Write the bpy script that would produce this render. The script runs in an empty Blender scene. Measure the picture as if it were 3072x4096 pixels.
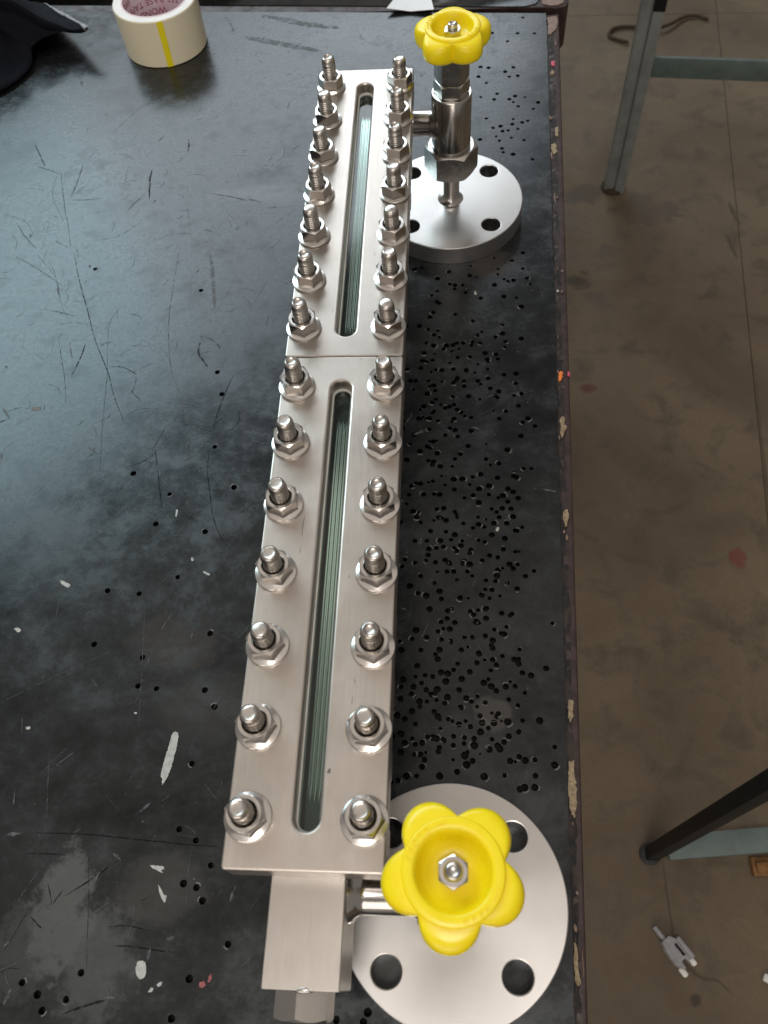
import bpy, bmesh, math, random
from mathutils import Vector, Matrix, noise
from mathutils.geometry import delaunay_2d_cdt
R = math.radians
MM = 0.001
rng = random.Random(7)
scene = bpy.context.scene
col = scene.collection

# ------------------------------------------------------------------ camera
cam = bpy.data.cameras.new('camera')
cam.sensor_fit = 'HORIZONTAL'; cam.sensor_width = 24.0; cam.lens = 25.87
cam.clip_start = 0.01; cam.clip_end = 60
cam.dof.use_dof = True; cam.dof.focus_distance = 0.56; cam.dof.aperture_fstop = 13
camo = bpy.data.objects.new('camera', cam); col.objects.link(camo)
camo.location = (0, 0, 0.520); camo.rotation_euler = (R(29.74), R(3.61), R(2.24))
scene.camera = camo

# ------------------------------------------------------------------ light
world = bpy.data.worlds.new('World'); scene.world = world; world.use_nodes = True
bg = world.node_tree.nodes['Background']
bg.inputs['Color'].default_value = (1.0, 0.92, 0.85, 1); bg.inputs['Strength'].default_value = 0.20
def area(name, loc, direction, sx, sy, power, color):
    l = bpy.data.lights.new(name, 'AREA'); l.shape = 'RECTANGLE'; l.size = sx; l.size_y = sy
    l.energy = power; l.color = color
    o = bpy.data.objects.new(name, l); col.objects.link(o)
    o.location = loc; o.rotation_euler = Vector(direction).to_track_quat('-Z', 'Y').to_euler()
    return o
area('workshop_window', (-1.70, 2.10, 1.95), (0.80, -0.60, 0.0), 1.35, 1.5, 37, (0.68, 0.92, 1.0))
area('far_window', (-0.45, 3.95, 2.25), (0.75, -0.66, 0.0), 3.0, 1.9, 66, (0.84, 0.93, 1.0))
area('pale_ceiling', (0.0, 0.0, 2.6), (0, 0, -1), 3.6, 3.6, 14.5, (1.0, 0.87, 0.75))
area('rear_fill', (-0.4, -2.8, 0.9), (0.1, 1, -0.05), 2.6, 2.2, 30, (1.0, 0.92, 0.83))  # added fill behind the camera, brightens the steel sides facing it
area('ceiling_lamp', (0.0, -0.62, 2.2), (0, 0, -1), 0.6, 0.45, 11, (1.0, 0.95, 0.90))
scene.view_settings.view_transform = 'Standard'; scene.view_settings.look = 'None'
scene.view_settings.exposure = 0.22; scene.view_settings.gamma = 1.0
scene.cycles.use_denoising = True
scene.cycles.max_bounces = 7; scene.cycles.transmission_bounces = 8; scene.cycles.glossy_bounces = 4; scene.cycles.diffuse_bounces = 3
scene.cycles.sample_clamp_indirect = 6
HOLES_A = """-273,5389 -212,5403 202,5302 211,5414 258,5282 414,5504 658,5371 493,5251 527,5226 572,5237 689,5258 710,5188 -73,5271 31,5204 76,5191 74,5145 140,5192 166,5104 -75,5126 -123,5076 -76,5003 -56,4985 410,5186 486,5051 292,5037 626,4935 591,5036 -108,4883 -134,4833 79,4858 222,4783 461,4737 462,4644 -318,4738 -218,4738 293,4664 258,4627 -54,4613 610,4587 483,4556 474,4498 -158,4553 -100,4524 5,4522 58,4527 89,4547 140,4548 -19,4486 56,4464 107,4487 215,4558 315,4440 401,4424 414,4376 94,4396 193,4400 -105,4373 -154,4354 31,4342 -309,4280 -200,4291 -119,4251 -79,4272 -32,4268 60,4277 230,4241 332,4272 555,4226 93,4189 143,4157 60,4137 275,4124 348,4081 413,4050 549,4129 -237,4161 -279,4162 -256,4077 -136,4162 -96,4112 -84,4065 -145,4029 54,4001 178,4005 530,4009 588,4027 447,5370 441,5308 26,5350 567,5468 666,5561 -105,3946 -76,3978 264,3972 561,3909 -197,3878 -171,3909 -4,3894 -89,3862 88,3876 -334,3922 -205,3794 -59,3770 48,3764 147,3814 196,3800 409,3789 677,3718 586,3754 627,3788 32,3701 73,3684 196,3672 -244,3641 -330,3701 -327,3772 567,3626 -125,3691 -269,3556 -141,3535 -118,3519 -193,3489 169,3536 -63,3470 110,3463 69,3421 462,3500 300,3418 395,3379 -291,3414 -90,3396 -40,3353 49,3354 574,3334 631,3334 60,3240 124,3243 200,3261 -93,3225 -250,3185 177,3195 244,3157 317,3183 454,3159 490,3132 -266,3108 -160,3111 -43,3109 138,3082 315,3111 415,3101 523,3081 -333,3069 -281,3031 240,3042 448,3051 -62,2987 -12,2994 332,2990 407,2995 470,2992 -234,2968 -207,2920 234,2922 384,2921 482,2926 -48,2917 4,2894 -325,2880 128,2870 235,2861 344,2871 435,2872 196,2834 544,2841 506,2811 -106,2807 4,2801 67,2777 327,2779 418,2750 -216,2727 -130,2728 -35,2730 40,2737 233,2735 277,2721 -117,2663 -62,2671 -13,2681 109,2691 405,2664 488,2646 -120,2615 170,2632 308,2614 364,2600 -282,2579 -135,2573 -68,2559 -2,2577 122,2550 169,2545 255,2576 443,2548 -300,2525 12,2488 58,2489 153,2490 363,2501 608,2498 -170,2452 354,2459 549,2458 -76,2399 81,2425 279,2424 343,2418 424,2405 488,2364 -242,2376 -39,2338 273,2356 318,2353 -129,2305 248,2314 101,2290 300,2290 -105,2206 19,2195 43,2208 169,2192 221,2203 270,2211 378,2182 446,2178 -27,2114 13,2140 65,2111 208,2117 273,2144 407,2085 711,2115 31,2065 -47,2045 -194,2053 327,2065 266,2019 -122,2003 -300,1973 -219,1991 127,2007 313,1988 304,1954 -288,1912 -159,1914 -36,1918 38,1984 222,1897 -48,1853 82,1823 373,1881 309,1855 450,1859 -181,1806 56,1781 160,1771 19,1756 -25,1764 207,1833 296,1783 332,1819 651,1802 -191,1732 -129,1742 -79,1734 -271,1711 107,1722 6,1704 498,1770 553,1754 279,1723 249,1699 -151,1690 -283,1661 -203,1665 -50,1651 -120,1643 91,1649 297,1677 327,1648 389,1676 447,1680 508,1638 -214,1616 -84,1614 16,1600 -115,1569 169,1574 404,1592 -162,1569 -285,1583 256,1570 461,1555 100,1536 -303,1475 -45,1475 -254,1453 221,1484 336,1500 89,1428 -185,1422 159,1414 233,1442 306,1440 393,1450 485,1459 592,1461 -329,1343 -274,1359 -203,1331 -141,1306 -73,1341 -6,1324 -250,1303 54,1351 119,1308 182,1339 222,1382 292,1338 182,1298 327,1298 396,1359 275,1275 53,1295 -273,1245 -40,1255 -187,1234 124,1234 171,1203 134,1180 399,1208 455,1235 491,1214 550,1219 675,1299 668,1191 -139,1159 -125,1203 75,1135 -31,1107 -234,1102 -171,1104 -285,1074 -325,1064 239,1111 363,1121 548,1123 541,1055 451,1042 480,1053 819,9113 482,8853 752,8830 930,8814 638,8689 350,8258 431,8239 599,8163 686,8232 326,8095 722,8085 638,8077 404,7986 507,7802 475,7713 342,7757 625,7708 662,7660 707,7591 905,7641 853,7542 682,7755 780,7733 390,7417 652,7394 639,7317 790,7362 736,7339 454,7268 596,7224 690,7243 541,7216 525,7291 479,7139 508,7073 624,7114 741,7072 323,7102 528,6959 538,6903 630,6871 809,6791"""
HOLES_B = """-2131,5181 -1858,4270 -1790,4045 -1775,3536 -1576,3169 -2372,3294 -2059,3110 -2119,2855 -1740,2792 -1884,2428 -2138,2297 -2370,2318 -2379,1920 -2026,1832 -1590,2009 -1567,1616 -2020,1635 -1893,1620 -3144,5465 -1488,1505 -1579,1143 -1598,754 -1485,694 -1375,559 -1522,456 -1443,437 -1397,369 -2033,-20 -2360,-81 -2257,-135 -2089,-152 -2212,-210 -1217,152 -1412,-26 -1481,-218 -626,-165 -580,-186 -410,-145 -432,-189"""
SCR_DARK = [("-3387,5685 -3278,5376 -3101,4960 -2953,4612 -2778,4281 -2674,4029 -2534,3766", 1.6), ("-2413,5683 -2396,5403 -2382,5134 -2365,4875 -2326,4624 -2263,4360 -2214,4190", 0.8), ("-3972,5675 -3692,5487 -3552,5383 -3386,5255", 1.0), ("-2880,4770 -2783,4282 -2738,3948 -2699,3669 -2619,3217", 0.7), ("-2817,4989 -2855,4908 -2875,4788 -2827,4499", 0.8), ("-3300,4686 -3219,4461 -3126,4201 -3060,3951", 0.9), ("-3037,4591 -3050,4415 -3080,4243", 2.2), ("-2789,4335 -2668,4334 -2571,4279 -2528,4253", 1.4), ("-1812,3512 -1801,3326 -1759,3146 -1705,2936 -1648,2801 -1591,2710", 1.6), ("-2252,3551 -2188,3327 -2140,3146 -2080,2935", 1.4), ("-1717,4247 -1770,4020 -1805,3801 -1815,3703", 1.5), ("-2048,4597 -2048,4487 -1991,4389 -1947,4324", 3.0), ("-3529,4992 -3355,4953 -3178,4895", 1.0), ("-3596,5561 -3502,5407 -3362,5060 -3239,4845", 0.7), ("-2188,3744 -2230,3609 -2270,3476", 1.2), ("-2447,3986 -2530,4069 -2517,4089", 1.0), ("-3739,5669 -3577,5484 -3496,5381", 0.8), ("-2488,708 -2233,709 -2024,701 -1807,686 -1620,675 -1480,666 -1325,665", 1.5), ("-2514,590 -2393,592 -2261,589", 1.4), ("-2140,650 -2075,371 -2032,138 -2005,-4", 0.7), ("-2218,367 -2115,435 -2005,520 -1900,590", 1.6), ("-1923,215 -1809,223 -1672,201", 1.2), ("-1877,121 -1744,118 -1620,107 -1506,100", 1.6), ("-2411,264 -2365,227 -2316,193", 2.0), ("-2511,67 -2476,137 -2434,248 -2411,264", 0.8), ("-2280,324 -2261,357 -2232,406", 1.4), ("-2348,452 -2312,380 -2281,308", 0.9), ("-2103,-226 -1977,-178 -1865,-145", 2.5), ("-4167,7258 -4026,7001 -3961,6890", 2.0), ("-4055,6894 -3910,6834 -3773,6761", 1.5), ("-3793,6842 -3708,6562 -3602,6228 -3534,6054 -3426,5718", 1.2), ("-3582,6927 -3577,6661 -3595,6429", 1.6), ("-2861,6790 -2854,6632 -2812,6375", 3.2), ("-2573,7239 -2550,7155 -2546,7045", 2.5), ("-2234,6429 -2000,6369 -1855,6314", 1.8), ("-3804,6776 -3783,6462 -3561,6055", 0.8), ("-3613,5841 -3432,5730", 1.0), ("-4046,6095 -3905,5897 -3761,5739", 1.5), ("-2999,6207 -2923,6354 -2861,6402", 1.4), ("-3378,7362 -3272,7588 -3130,7847", 1.0), ("-3595,6391 -3425,6385 -3287,6405", 1.6)]
SCR_LIGHT = [("-2074,9350 -1900,9306 -1772,9244 -1582,9166 -1397,9114 -1153,9058", 9), ("-2257,8963 -2100,8920 -1850,8827 -1603,8736 -1330,8637", 8), ("-2497,9389 -2395,9210 -2340,9025", 3), ("-2115,5623 -2055,5370 -1978,4960", 3), ("-2221,4232 -2119,4024 -2011,3763 -1910,3684", 1.2), ("-2020,3763 -1990,3475 -1943,3308", 0.8), ("-1921,3475 -1847,3272", 0.7), ("-3028,4791 -3199,4833 -3355,4801", 1.2), ("-2369,3236 -2424,3119", 1.2), ("-2007,529 -2044,486 -2055,412", 1.0), ("-1658,121 -1665,46", 2.0), ("-1876,-134 -1808,-132", 1.0), ("-1527,175 -1578,166", 2.0), ("-257,3840 -279,3794 -306,3754", 1.0), ("626,3163 763,3142 797,3132", 1.2), ("-173,2752 -185,2694", 2.5), ("-299,2214 -258,2197", 1.2), ("197,3706 242,3695 314,3622", 1.5)]
MARKS = [("-1731,1335 -1712,1341 -1697,1324 -1694,1264 -1702,1161 -1716,1077 -1745,1011 -1754,1049 -1766,1067 -1761,1141 -1748,1235 -1739,1311", "w"), ("-1702,53 -1678,45 -1664,16 -1664,-21 -1684,-38 -1711,-23 -1724,14 -1720,44", "w"), ("-1740,549 -1699,547 -1657,544 -1650,532 -1667,523 -1654,509 -1684,518 -1704,526 -1729,537", "w"), ("-1677,453 -1654,426 -1631,394 -1612,387 -1617,351 -1642,378 -1661,413", "w"), ("-1622,-74 -1604,-78 -1610,-95 -1630,-98", "w"), ("-1591,-58 -1563,-45 -1564,-61 -1580,-72", "w"), ("-1297,1 -1286,-13 -1294,-36 -1306,-35 -1303,-14", "r"), ("-1350,-41 -1325,-35 -1317,-55 -1338,-66 -1352,-56", "r"), ("-2712,1348 -2688,1353 -2680,1338 -2703,1333", "w"), ("-2012,1461 -1992,1459 -1995,1450 -2010,1451", "w"), ("-2733,2397 -2701,2385 -2650,2362 -2660,2338 -2693,2353 -2719,2369", "w"), ("-2974,2024 -2951,2032 -2922,2016 -2935,1998", "w"), ("-1803,2589 -1789,2566 -1798,2553 -1811,2572", "w"), ("-1705,2477 -1661,2455 -1662,2442 -1706,2466", "w"), ("-1986,2979 -1972,2970 -1972,2918 -1983,2927", "w"), ("-3345,3922 -3262,3932 -3258,3901 -3320,3892", "g"), ("237,5111 252,5114 257,5086 248,5070 237,5086", "w"), ("360,2834 375,2842 381,2827 370,2805 355,2813", "w"), ("924,5113 942,5118 944,5094 931,5089", "w")]
RIMMARKS = [("752,1213 788,1218 778,1144 787,1093 790,1016 778,940 764,890 745,935 741,1015 743,1126", "c"), ("779,1596 806,1597 807,1541 787,1457 772,1493", "c"), ("715,228 729,200 727,129 736,39 723,25 706,58 705,142", "c"), ("878,3802 903,3798 897,3738 912,3707 894,3669 875,3607 864,3644 867,3745", "c"), ("842,2973 871,2979 869,2907 849,2857 837,2895", "c"), ("890,4238 914,4240 918,4209 897,4151 886,4162", "o"), ("960,4240 973,4239 970,4201 960,4199", "p"), ("1069,8305 1100,8324 1105,8252 1083,8232", "p"), ("1071,9095 1180,9098 1176,8941 1104,8792 1068,8816 1083,8970", "b"), ("1066,8157 1090,8150 1086,8090 1059,8102", "c"), ("991,6990 1034,7010 1040,6892 1004,6862", "c"), ("1048,7239 1076,7248 1065,7128 1046,7140", "c")]
# ------------------------------------------------------------------ node helpers
class NT:
    def __init__(s, name):
        m = bpy.data.materials.new(name); m.use_nodes = True
        s.m = m; s.t = m.node_tree; s.b = s.t.nodes['Principled BSDF']
        s.tc = s.n('ShaderNodeTexCoord')
    def n(s, typ, **kw):
        nd = s.t.nodes.new(typ)
        for k, v in kw.items(): setattr(nd, k, v)
        return nd
    def l(s, a, b): s.t.links.new(a, b)
    def set(s, **kw):
        for k, v in kw.items(): s.b.inputs[k.replace('_', ' ')].default_value = v
    def noise(s, scale, detail=4, rough=0.6, stretch=None, dist=0.0):
        nd = s.n('ShaderNodeTexNoise'); nd.inputs['Scale'].default_value = scale
        nd.inputs['Detail'].default_value = detail; nd.inputs['Roughness'].default_value = rough
        nd.inputs['Distortion'].default_value = dist
        src = s.tc.outputs['Object']
        if stretch:
            mp = s.n('ShaderNodeMapping'); mp.inputs['Scale'].default_value = stretch
            s.l(src, mp.inputs['Vector']); src = mp.outputs['Vector']
        s.l(src, nd.inputs['Vector'])
        return nd.outputs['Fac']
    def ramp(s, fac, stops):
        r = s.n('ShaderNodeValToRGB'); e = r.color_ramp.elements
        while len(e) > 1: e.remove(e[-1])
        for i, (p, c) in enumerate(stops):
            if not isinstance(c, tuple): c = (c, c, c)
            el = e[0] if i == 0 else e.new(p)
            el.position = p; el.color = (*c[:3], 1)
        s.l(fac, r.inputs['Fac']); return r.outputs['Color']
    def mix(s, fac, a, b, mode='MIX'):
        m = s.n('ShaderNodeMix', data_type='RGBA', blend_type=mode)
        for sock, v in ((m.inputs[0], fac), (m.inputs[6], a), (m.inputs[7], b)):
            if hasattr(v, 'links'): s.l(v, sock)
            elif isinstance(v, tuple): sock.default_value = (*v[:3], 1)
            else: sock.default_value = v
        return m.outputs[2]
    def math(s, op, a, b=0.0):
        m = s.n('ShaderNodeMath', operation=op)
        for sock, v in ((m.inputs[0], a), (m.inputs[1], b)):
            if hasattr(v, 'links'): s.l(v, sock)
            else: sock.default_value = v
        return m.outputs[0]
    def bump(s, h, strength, dist=0.0005):
        b = s.n('ShaderNodeBump'); b.inputs['Strength'].default_value = strength; b.inputs['Distance'].default_value = dist
        s.l(h, b.inputs['Height']); s.l(b.outputs['Normal'], s.b.inputs['Normal'])

def steel(name, base, r0, r1, stretch=(1, 1, 1), scale=300, aniso=0.0, radial=False, bump=0.05, blotch=0.10):
    k = NT(name); k.set(Metallic=1.0)
    grain = k.noise(scale, 3, 0.6, stretch); big = k.noise(28, 4, 0.55)
    k.l(k.ramp(k.math('ADD', k.math('MULTIPLY', grain, 0.65), k.math('MULTIPLY', big, 0.35)), [(0.3, r0), (0.7, r1)]), k.b.inputs['Roughness'])
    lo = tuple(c * (1 - blotch) for c in base)
    k.l(k.mix(k.ramp(big, [(0.35, 0.0), (0.65, 1.0)]), lo, base), k.b.inputs['Base Color'])
    if aniso:
        k.set(Anisotropic=aniso)
        if radial:
            tg = k.n('ShaderNodeTangent', direction_type='RADIAL', axis='Z'); k.l(tg.outputs[0], k.b.inputs['Tangent'])
    if radial:
        wv = k.n('ShaderNodeTexWave', wave_type='RINGS', rings_direction='Z'); wv.inputs['Scale'].default_value = 330; wv.inputs['Distortion'].default_value = 0.0
        k.l(k.tc.outputs['Object'], wv.inputs['Vector']); k.bump(wv.outputs['Fac'], 0.05, 0.0002)
    elif bump: k.bump(grain, bump, 0.0002)
    return k.m
def plain(name, base, rough, spec=0.5, var=0.15, scale=60, metallic=0.0, bump=0.0, coat=0.0):
    k = NT(name); k.set(Roughness=rough, Metallic=metallic); k.b.inputs['Specular IOR Level'].default_value = spec
    f = k.noise(scale, 5, 0.6)
    k.l(k.mix(k.ramp(f, [(0.3, 0.0), (0.7, 1.0)]), tuple(c * (1 - var) for c in base), tuple(min(1, c * (1 + var)) for c in base)), k.b.inputs['Base Color'])
    if bump: k.bump(f, bump, 0.0006)
    if coat: k.set(Coat_Weight=coat, Coat_Roughness=0.15)
    return k.m

M = {}
M['plate'] = steel('satin_plate_steel', (0.535, 0.485, 0.44), 0.30, 0.44, (30.0, 1.0, 1.0), 55, aniso=0.0, bump=0.10, blotch=0.14)
M['block'] = steel('milled_block_steel', (0.52, 0.49, 0.455), 0.26, 0.36, (30, 1, 1), 60, bump=0.03)
M['turned'] = steel('turned_flange_steel', (0.56, 0.54, 0.52), 0.26, 0.36, (1, 1, 1), 40, aniso=0.45, radial=True, bump=0.0, blotch=0.06)
M['turned_rim'] = steel('turned_rim_steel', (0.56, 0.54, 0.53), 0.34, 0.48, (1, 1, 40), 60, bump=0.05, blotch=0.1)
M['valve'] = steel('polished_valve_steel', (0.62, 0.59, 0.56), 0.13, 0.24, (1, 1, 25), 50, bump=0.03, blotch=0.15)
M['hex'] = steel('hex_steel', (0.58, 0.56, 0.53), 0.20, 0.32, (1, 1, 1), 160, bump=0.03, blotch=0.18)
M['nut'] = steel('nut_steel', (0.64, 0.61, 0.58), 0.15, 0.27, (1, 1, 1), 220, bump=0.04, blotch=0.12)
M['stud'] = steel('stud_steel', (0.60, 0.56, 0.52), 0.22, 0.38, (1, 1, 1), 400, bump=0.08, blotch=0.2)
M['weld'] = steel('weld_steel', (0.52, 0.50, 0.47), 0.18, 0.38, (1, 1, 1), 260, bump=0.35, blotch=0.3)

k = NT('yellow_plastic'); k.set(Roughness=0.30); k.b.inputs['Subsurface Weight'].default_value = 0.25
k.b.inputs['Subsurface Radius'].default_value = (0.004, 0.002, 0.0005)
k.l(k.mix(k.ramp(k.noise(120, 4), [(0.3, 0.0), (0.7, 1.0)]), (0.96, 0.73, 0.004), (1.0, 0.79, 0.010)), k.b.inputs['Base Color'])
k.l(k.ramp(k.noise(60, 5), [(0.3, 0.24), (0.7, 0.40)]), k.b.inputs['Roughness'])
k.bump(k.noise(500, 3), 0.05, 0.0002); M['yellow'] = k.m

k = NT('green_gauge_glass'); k.set(Roughness=0.09, IOR=1.5, Base_Color=(0.50, 0.74, 0.64, 1)); k.b.inputs['Transmission Weight'].default_value = 1.0
M['glass'] = k.m
M['gasket'] = plain('white_fibre_gasket', (0.62, 0.62, 0.58), 0.7)
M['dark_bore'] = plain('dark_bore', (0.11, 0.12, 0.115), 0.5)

# the bench plate: black painted sheet, oily film, worn and smeared
k = NT('bench_black_sheet'); k.b.inputs['IOR'].default_value = 1.5; k.set(Specular_Tint=(0.90, 0.96, 1.0, 1))
big = k.noise(7, 6, 0.62, dist=0.6); mid = k.noise(44, 8, 0.74, dist=0.15); fine = k.noise(260, 5, 0.7); streak = k.noise(11, 8, 0.72, (1.0, 1.6, 1.0), 0.3)
c = k.mix(k.ramp(big, [(0.38, 0.0), (0.62, 1.0)]), (0.0045, 0.005, 0.0055), (0.010, 0.0105, 0.011))
c = k.mix(k.ramp(mid, [(0.55, 0.0), (0.68, 0.55)]), c, (0.020, 0.019, 0.018))
c = k.mix(k.ramp(streak, [(0.56, 0.0), (0.70, 0.6)]), c, (0.024, 0.024, 0.0235))
geo = k.n('ShaderNodeSeparateXYZ'); k.l(k.tc.outputs['Object'], geo.inputs[0])
OFF = (300, -300)
def worn(cx, cy, rx, ry, amt, colr):
    global c
    cx += OFF[0]; cy += OFF[1]
    dx = k.math('DIVIDE', k.math('SUBTRACT', geo.outputs[0], cx * MM), rx * MM); dy = k.math('DIVIDE', k.math('SUBTRACT', geo.outputs[1], cy * MM), ry * MM)
    d = k.math('ADD', k.math('MULTIPLY', dx, dx), k.math('MULTIPLY', dy, dy))
    d = k.math('ADD', d, k.math('MULTIPLY', k.math('SUBTRACT', mid, 0.5), 5.0))
    c = k.mix(k.ramp(d, [(0.35, amt), (1.1, 0.0)]), c, colr)
worn(-222, 28, 20, 38, 0.62, (0.115, 0.115, 0.110)); worn(-196, 0, 26, 34, 0.55, (0.090, 0.090, 0.088))
worn(-236, 8, 30, 26, 0.45, (0.07, 0.07, 0.07)); worn(-28, 5, 16, 20, 0.7, (0.11, 0.115, 0.11)); worn(-165, 42, 30, 22, 0.35, (0.075, 0.07, 0.062))
worn(-182, 195, 30, 24, 0.45, (0.050, 0.043, 0.036)); worn(-150, 150, 34, 26, 0.4, (0.045, 0.042, 0.038)); worn(30, 150, 12, 12, 0.6, (0.085, 0.075, 0.065))
worn(40, 545, 26, 18, 0.5, (0.07, 0.06, 0.05)); worn(60, 850, 50, 30, 0.35, (0.075, 0.07, 0.07)); worn(-160, 640, 60, 16, 0.5, (0.10, 0.10, 0.10))
worn(-90, 890, 70, 30, 0.35, (0.07, 0.07, 0.075)); worn(-70, 430, 30, 60, 0.3, (0.05, 0.05, 0.05))
k.l(c, k.b.inputs['Base Color'])
rg = k.math('ADD', k.math('MULTIPLY', mid, 0.42), k.math('MULTIPLY', streak, 0.40)); rg = k.math('ADD', rg, k.math('MULTIPLY', fine, 0.18))
k.l(k.ramp(rg, [(0.36, 0.17), (0.50, 0.25), (0.64, 0.46)]), k.b.inputs['Roughness'])
k.l(k.ramp(k.math('ADD', k.math('MULTIPLY', mid, 0.5), k.math('MULTIPLY', streak, 0.5)), [(0.36, 0.26), (0.48, 0.46), (0.62, 0.70)]), k.b.inputs['Specular IOR Level'])
k.bump(k.math('ADD', fine, k.math('MULTIPLY', mid, 1.2)), 0.10, 0.0004); M['bench'] = k.m
M['bench_dark'] = plain('bench_substrate', (0.012, 0.011, 0.010), 0.8, 0.2)
k = NT('scratch_dark'); k.set(Roughness=0.75, Base_Color=(0.007, 0.0075, 0.008, 1)); k.b.inputs['Specular IOR Level'].default_value = 0.12
k.l(k.ramp(k.noise(190, 6, 0.75), [(0.38, 0.0), (0.58, 0.9)]), k.b.inputs['Alpha']); M['scratch'] = k.m
k = NT('chalky_smear'); k.set(Roughness=0.7); k.b.inputs['Specular IOR Level'].default_value = 0.3
k.set(Base_Color=(0.13, 0.135, 0.14, 1)); k.l(k.ramp(k.noise(140, 5, 0.7, dist=1.0), [(0.40, 0.0), (0.60, 0.85)]), k.b.inputs['Alpha']); M['smear'] = k.m
M['paint_white'] = plain('dried_white_paint', (0.42, 0.42, 0.39), 0.6, var=0.25, scale=250)
M['paint_red'] = plain('dried_red_paint', (0.30, 0.08, 0.08), 0.6, var=0.25, scale=250)
M['paint_grey'] = plain('dried_grey_paint', (0.12, 0.115, 0.105), 0.6, var=0.25, scale=250)
M['paint_cream'] = plain('chipped_cream_paint', (0.28, 0.21, 0.125), 0.7, var=0.45, scale=400)
M['paint_orange'] = plain('orange_fleck', (0.85, 0.22, 0.03), 0.5, var=0.2, scale=300)
M['paint_pink'] = plain('pink_fleck', (0.55, 0.07, 0.12), 0.5, var=0.2, scale=300)
M['paint_bare'] = plain('bare_pinkish_edge', (0.20, 0.125, 0.095), 0.5, var=0.35, scale=200)
k = NT('maroon_rim_paint'); k.set(Roughness=0.5)
cc = k.mix(k.ramp(k.noise(90, 6, 0.7), [(0.42, 0.0), (0.60, 1.0)]), (0.026, 0.012, 0.011), (0.050, 0.028, 0.026))
k.l(k.mix(k.ramp(k.noise(260, 5, 0.7), [(0.66, 0.0), (0.70, 0.7)]), cc, (0.25, 0.19, 0.14)), k.b.inputs['Base Color'])
k.l(k.ramp(k.noise(60, 5), [(0.3, 0.35), (0.7, 0.65)]), k.b.inputs['Roughness']); k.bump(k.noise(300, 5), 0.3, 0.0006); M['maroon'] = k.m
k = NT('ragged_wood_edge'); k.set(Roughness=0.8)
cc = k.mix(k.ramp(k.noise(160, 6, 0.7, (1, 0.35, 1)), [(0.46, 0.0), (0.58, 1.0)]), (0.010, 0.008, 0.007), (0.040, 0.027, 0.021))
k.l(cc, k.b.inputs['Base Color']); k.bump(k.noise(220, 6), 0.6, 0.001); M['edge'] = k.m

OFF = (0, 0)
k = NT('brown_workshop_floor'); k.set(Roughness=0.6)
big = k.noise(2.6, 6, 0.6, dist=0.5); mid = k.noise(16, 6, 0.65, dist=0.5); fine = k.noise(160, 3)
c = k.mix(k.ramp(big, [(0.35, 0.0), (0.65, 1.0)]), (0.108, 0.074, 0.043), (0.180, 0.135, 0.083))
c = k.mix(k.ramp(mid, [(0.34, 0.75), (0.50, 0.0)]), c, (0.078, 0.056, 0.034))
c = k.mix(k.ramp(mid, [(0.62, 0.0), (0.78, 0.5)]), c, (0.20, 0.162, 0.110))
c = k.mix(k.ramp(fine, [(0.3, 0.25), (0.5, 0.0)]), c, (0.06, 0.05, 0.04))
geo = k.n('ShaderNodeSeparateXYZ'); k.l(k.tc.outputs['Object'], geo.inputs[0])
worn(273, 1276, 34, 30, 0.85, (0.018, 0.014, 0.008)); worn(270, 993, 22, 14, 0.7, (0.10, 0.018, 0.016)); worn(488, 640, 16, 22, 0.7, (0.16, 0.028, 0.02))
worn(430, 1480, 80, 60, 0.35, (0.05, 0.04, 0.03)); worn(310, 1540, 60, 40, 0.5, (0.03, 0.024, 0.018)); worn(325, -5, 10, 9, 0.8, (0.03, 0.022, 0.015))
k.l(c, k.b.inputs['Base Color']); k.l(k.ramp(mid, [(0.3, 0.45), (0.7, 0.75)]), k.b.inputs['Roughness']); k.bump(mid, 0.15, 0.002); M['floor'] = k.m
M['joint'] = plain('joint_dirt', (0.10, 0.076, 0.050), 0.9)
M['leg_grey'] = plain('grey_green_frame_paint', (0.22, 0.235, 0.225), 0.45, var=0.2, scale=30)
M['leg_teal'] = plain('teal_grey_frame_paint', (0.105, 0.14, 0.132), 0.5, var=0.2, scale=30)
M['leg_black'] = plain('black_leg_paint', (0.012, 0.013, 0.013), 0.55, 0.3)
M['cloth'] = plain('black_navy_fabric', (0.0045, 0.0055, 0.009), 0.8, 0.12, 0.3, 300, bump=0.3); 
M['edge_light'] = plain('painted_edge_light', (0.30, 0.31, 0.33), 0.7, 0.3, 0.4, 300)  # pale colour paints the light caught by the cloth edge
k = NT('clear_tape_winding'); k.set(Roughness=0.28, Base_Color=(0.78, 0.72, 0.54, 1)); k.b.inputs['Subsurface Weight'].default_value = 0.5
k.b.inputs['Subsurface Radius'].default_value = (0.01, 0.008, 0.005); k.bump(k.noise(30, 3, 0.5, (1, 1, 60)), 0.03, 0.0005); M['tape'] = k.m
M['tape_side'] = plain('tape_side', (0.84, 0.81, 0.77), 0.5, var=0.05)
k = NT('card_core'); k.set(Roughness=0.8)
k.l(k.mix(k.ramp(k.noise(60, 4), [(0.4, 0.0), (0.65, 1.0)]), (0.80, 0.68, 0.72), (0.76, 0.52, 0.58)), k.b.inputs['Base Color']); M['core'] = k.m
M['core_ink'] = plain('red_print', (0.34, 0.03, 0.07), 0.7, var=0.3, scale=400)
M['tab'] = plain('yellow_tab', (0.80, 0.68, 0.01), 0.4, var=0.05)
M['paper'] = plain('white_paper', (0.85, 0.85, 0.86), 0.7, var=0.03)
M['rust'] = plain('rusty_rod', (0.05, 0.032, 0.015), 0.8, var=0.4, scale=200, bump=0.3)
M['clip_grey'] = plain('grey_zinc_casting', (0.30, 0.30, 0.31), 0.45, var=0.2, scale=200)
M['clip_dark'] = plain('dark_hollow', (0.03, 0.03, 0.03), 0.7)
M['clip_white'] = plain('white_plastic', (0.75, 0.74, 0.70), 0.5)
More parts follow.
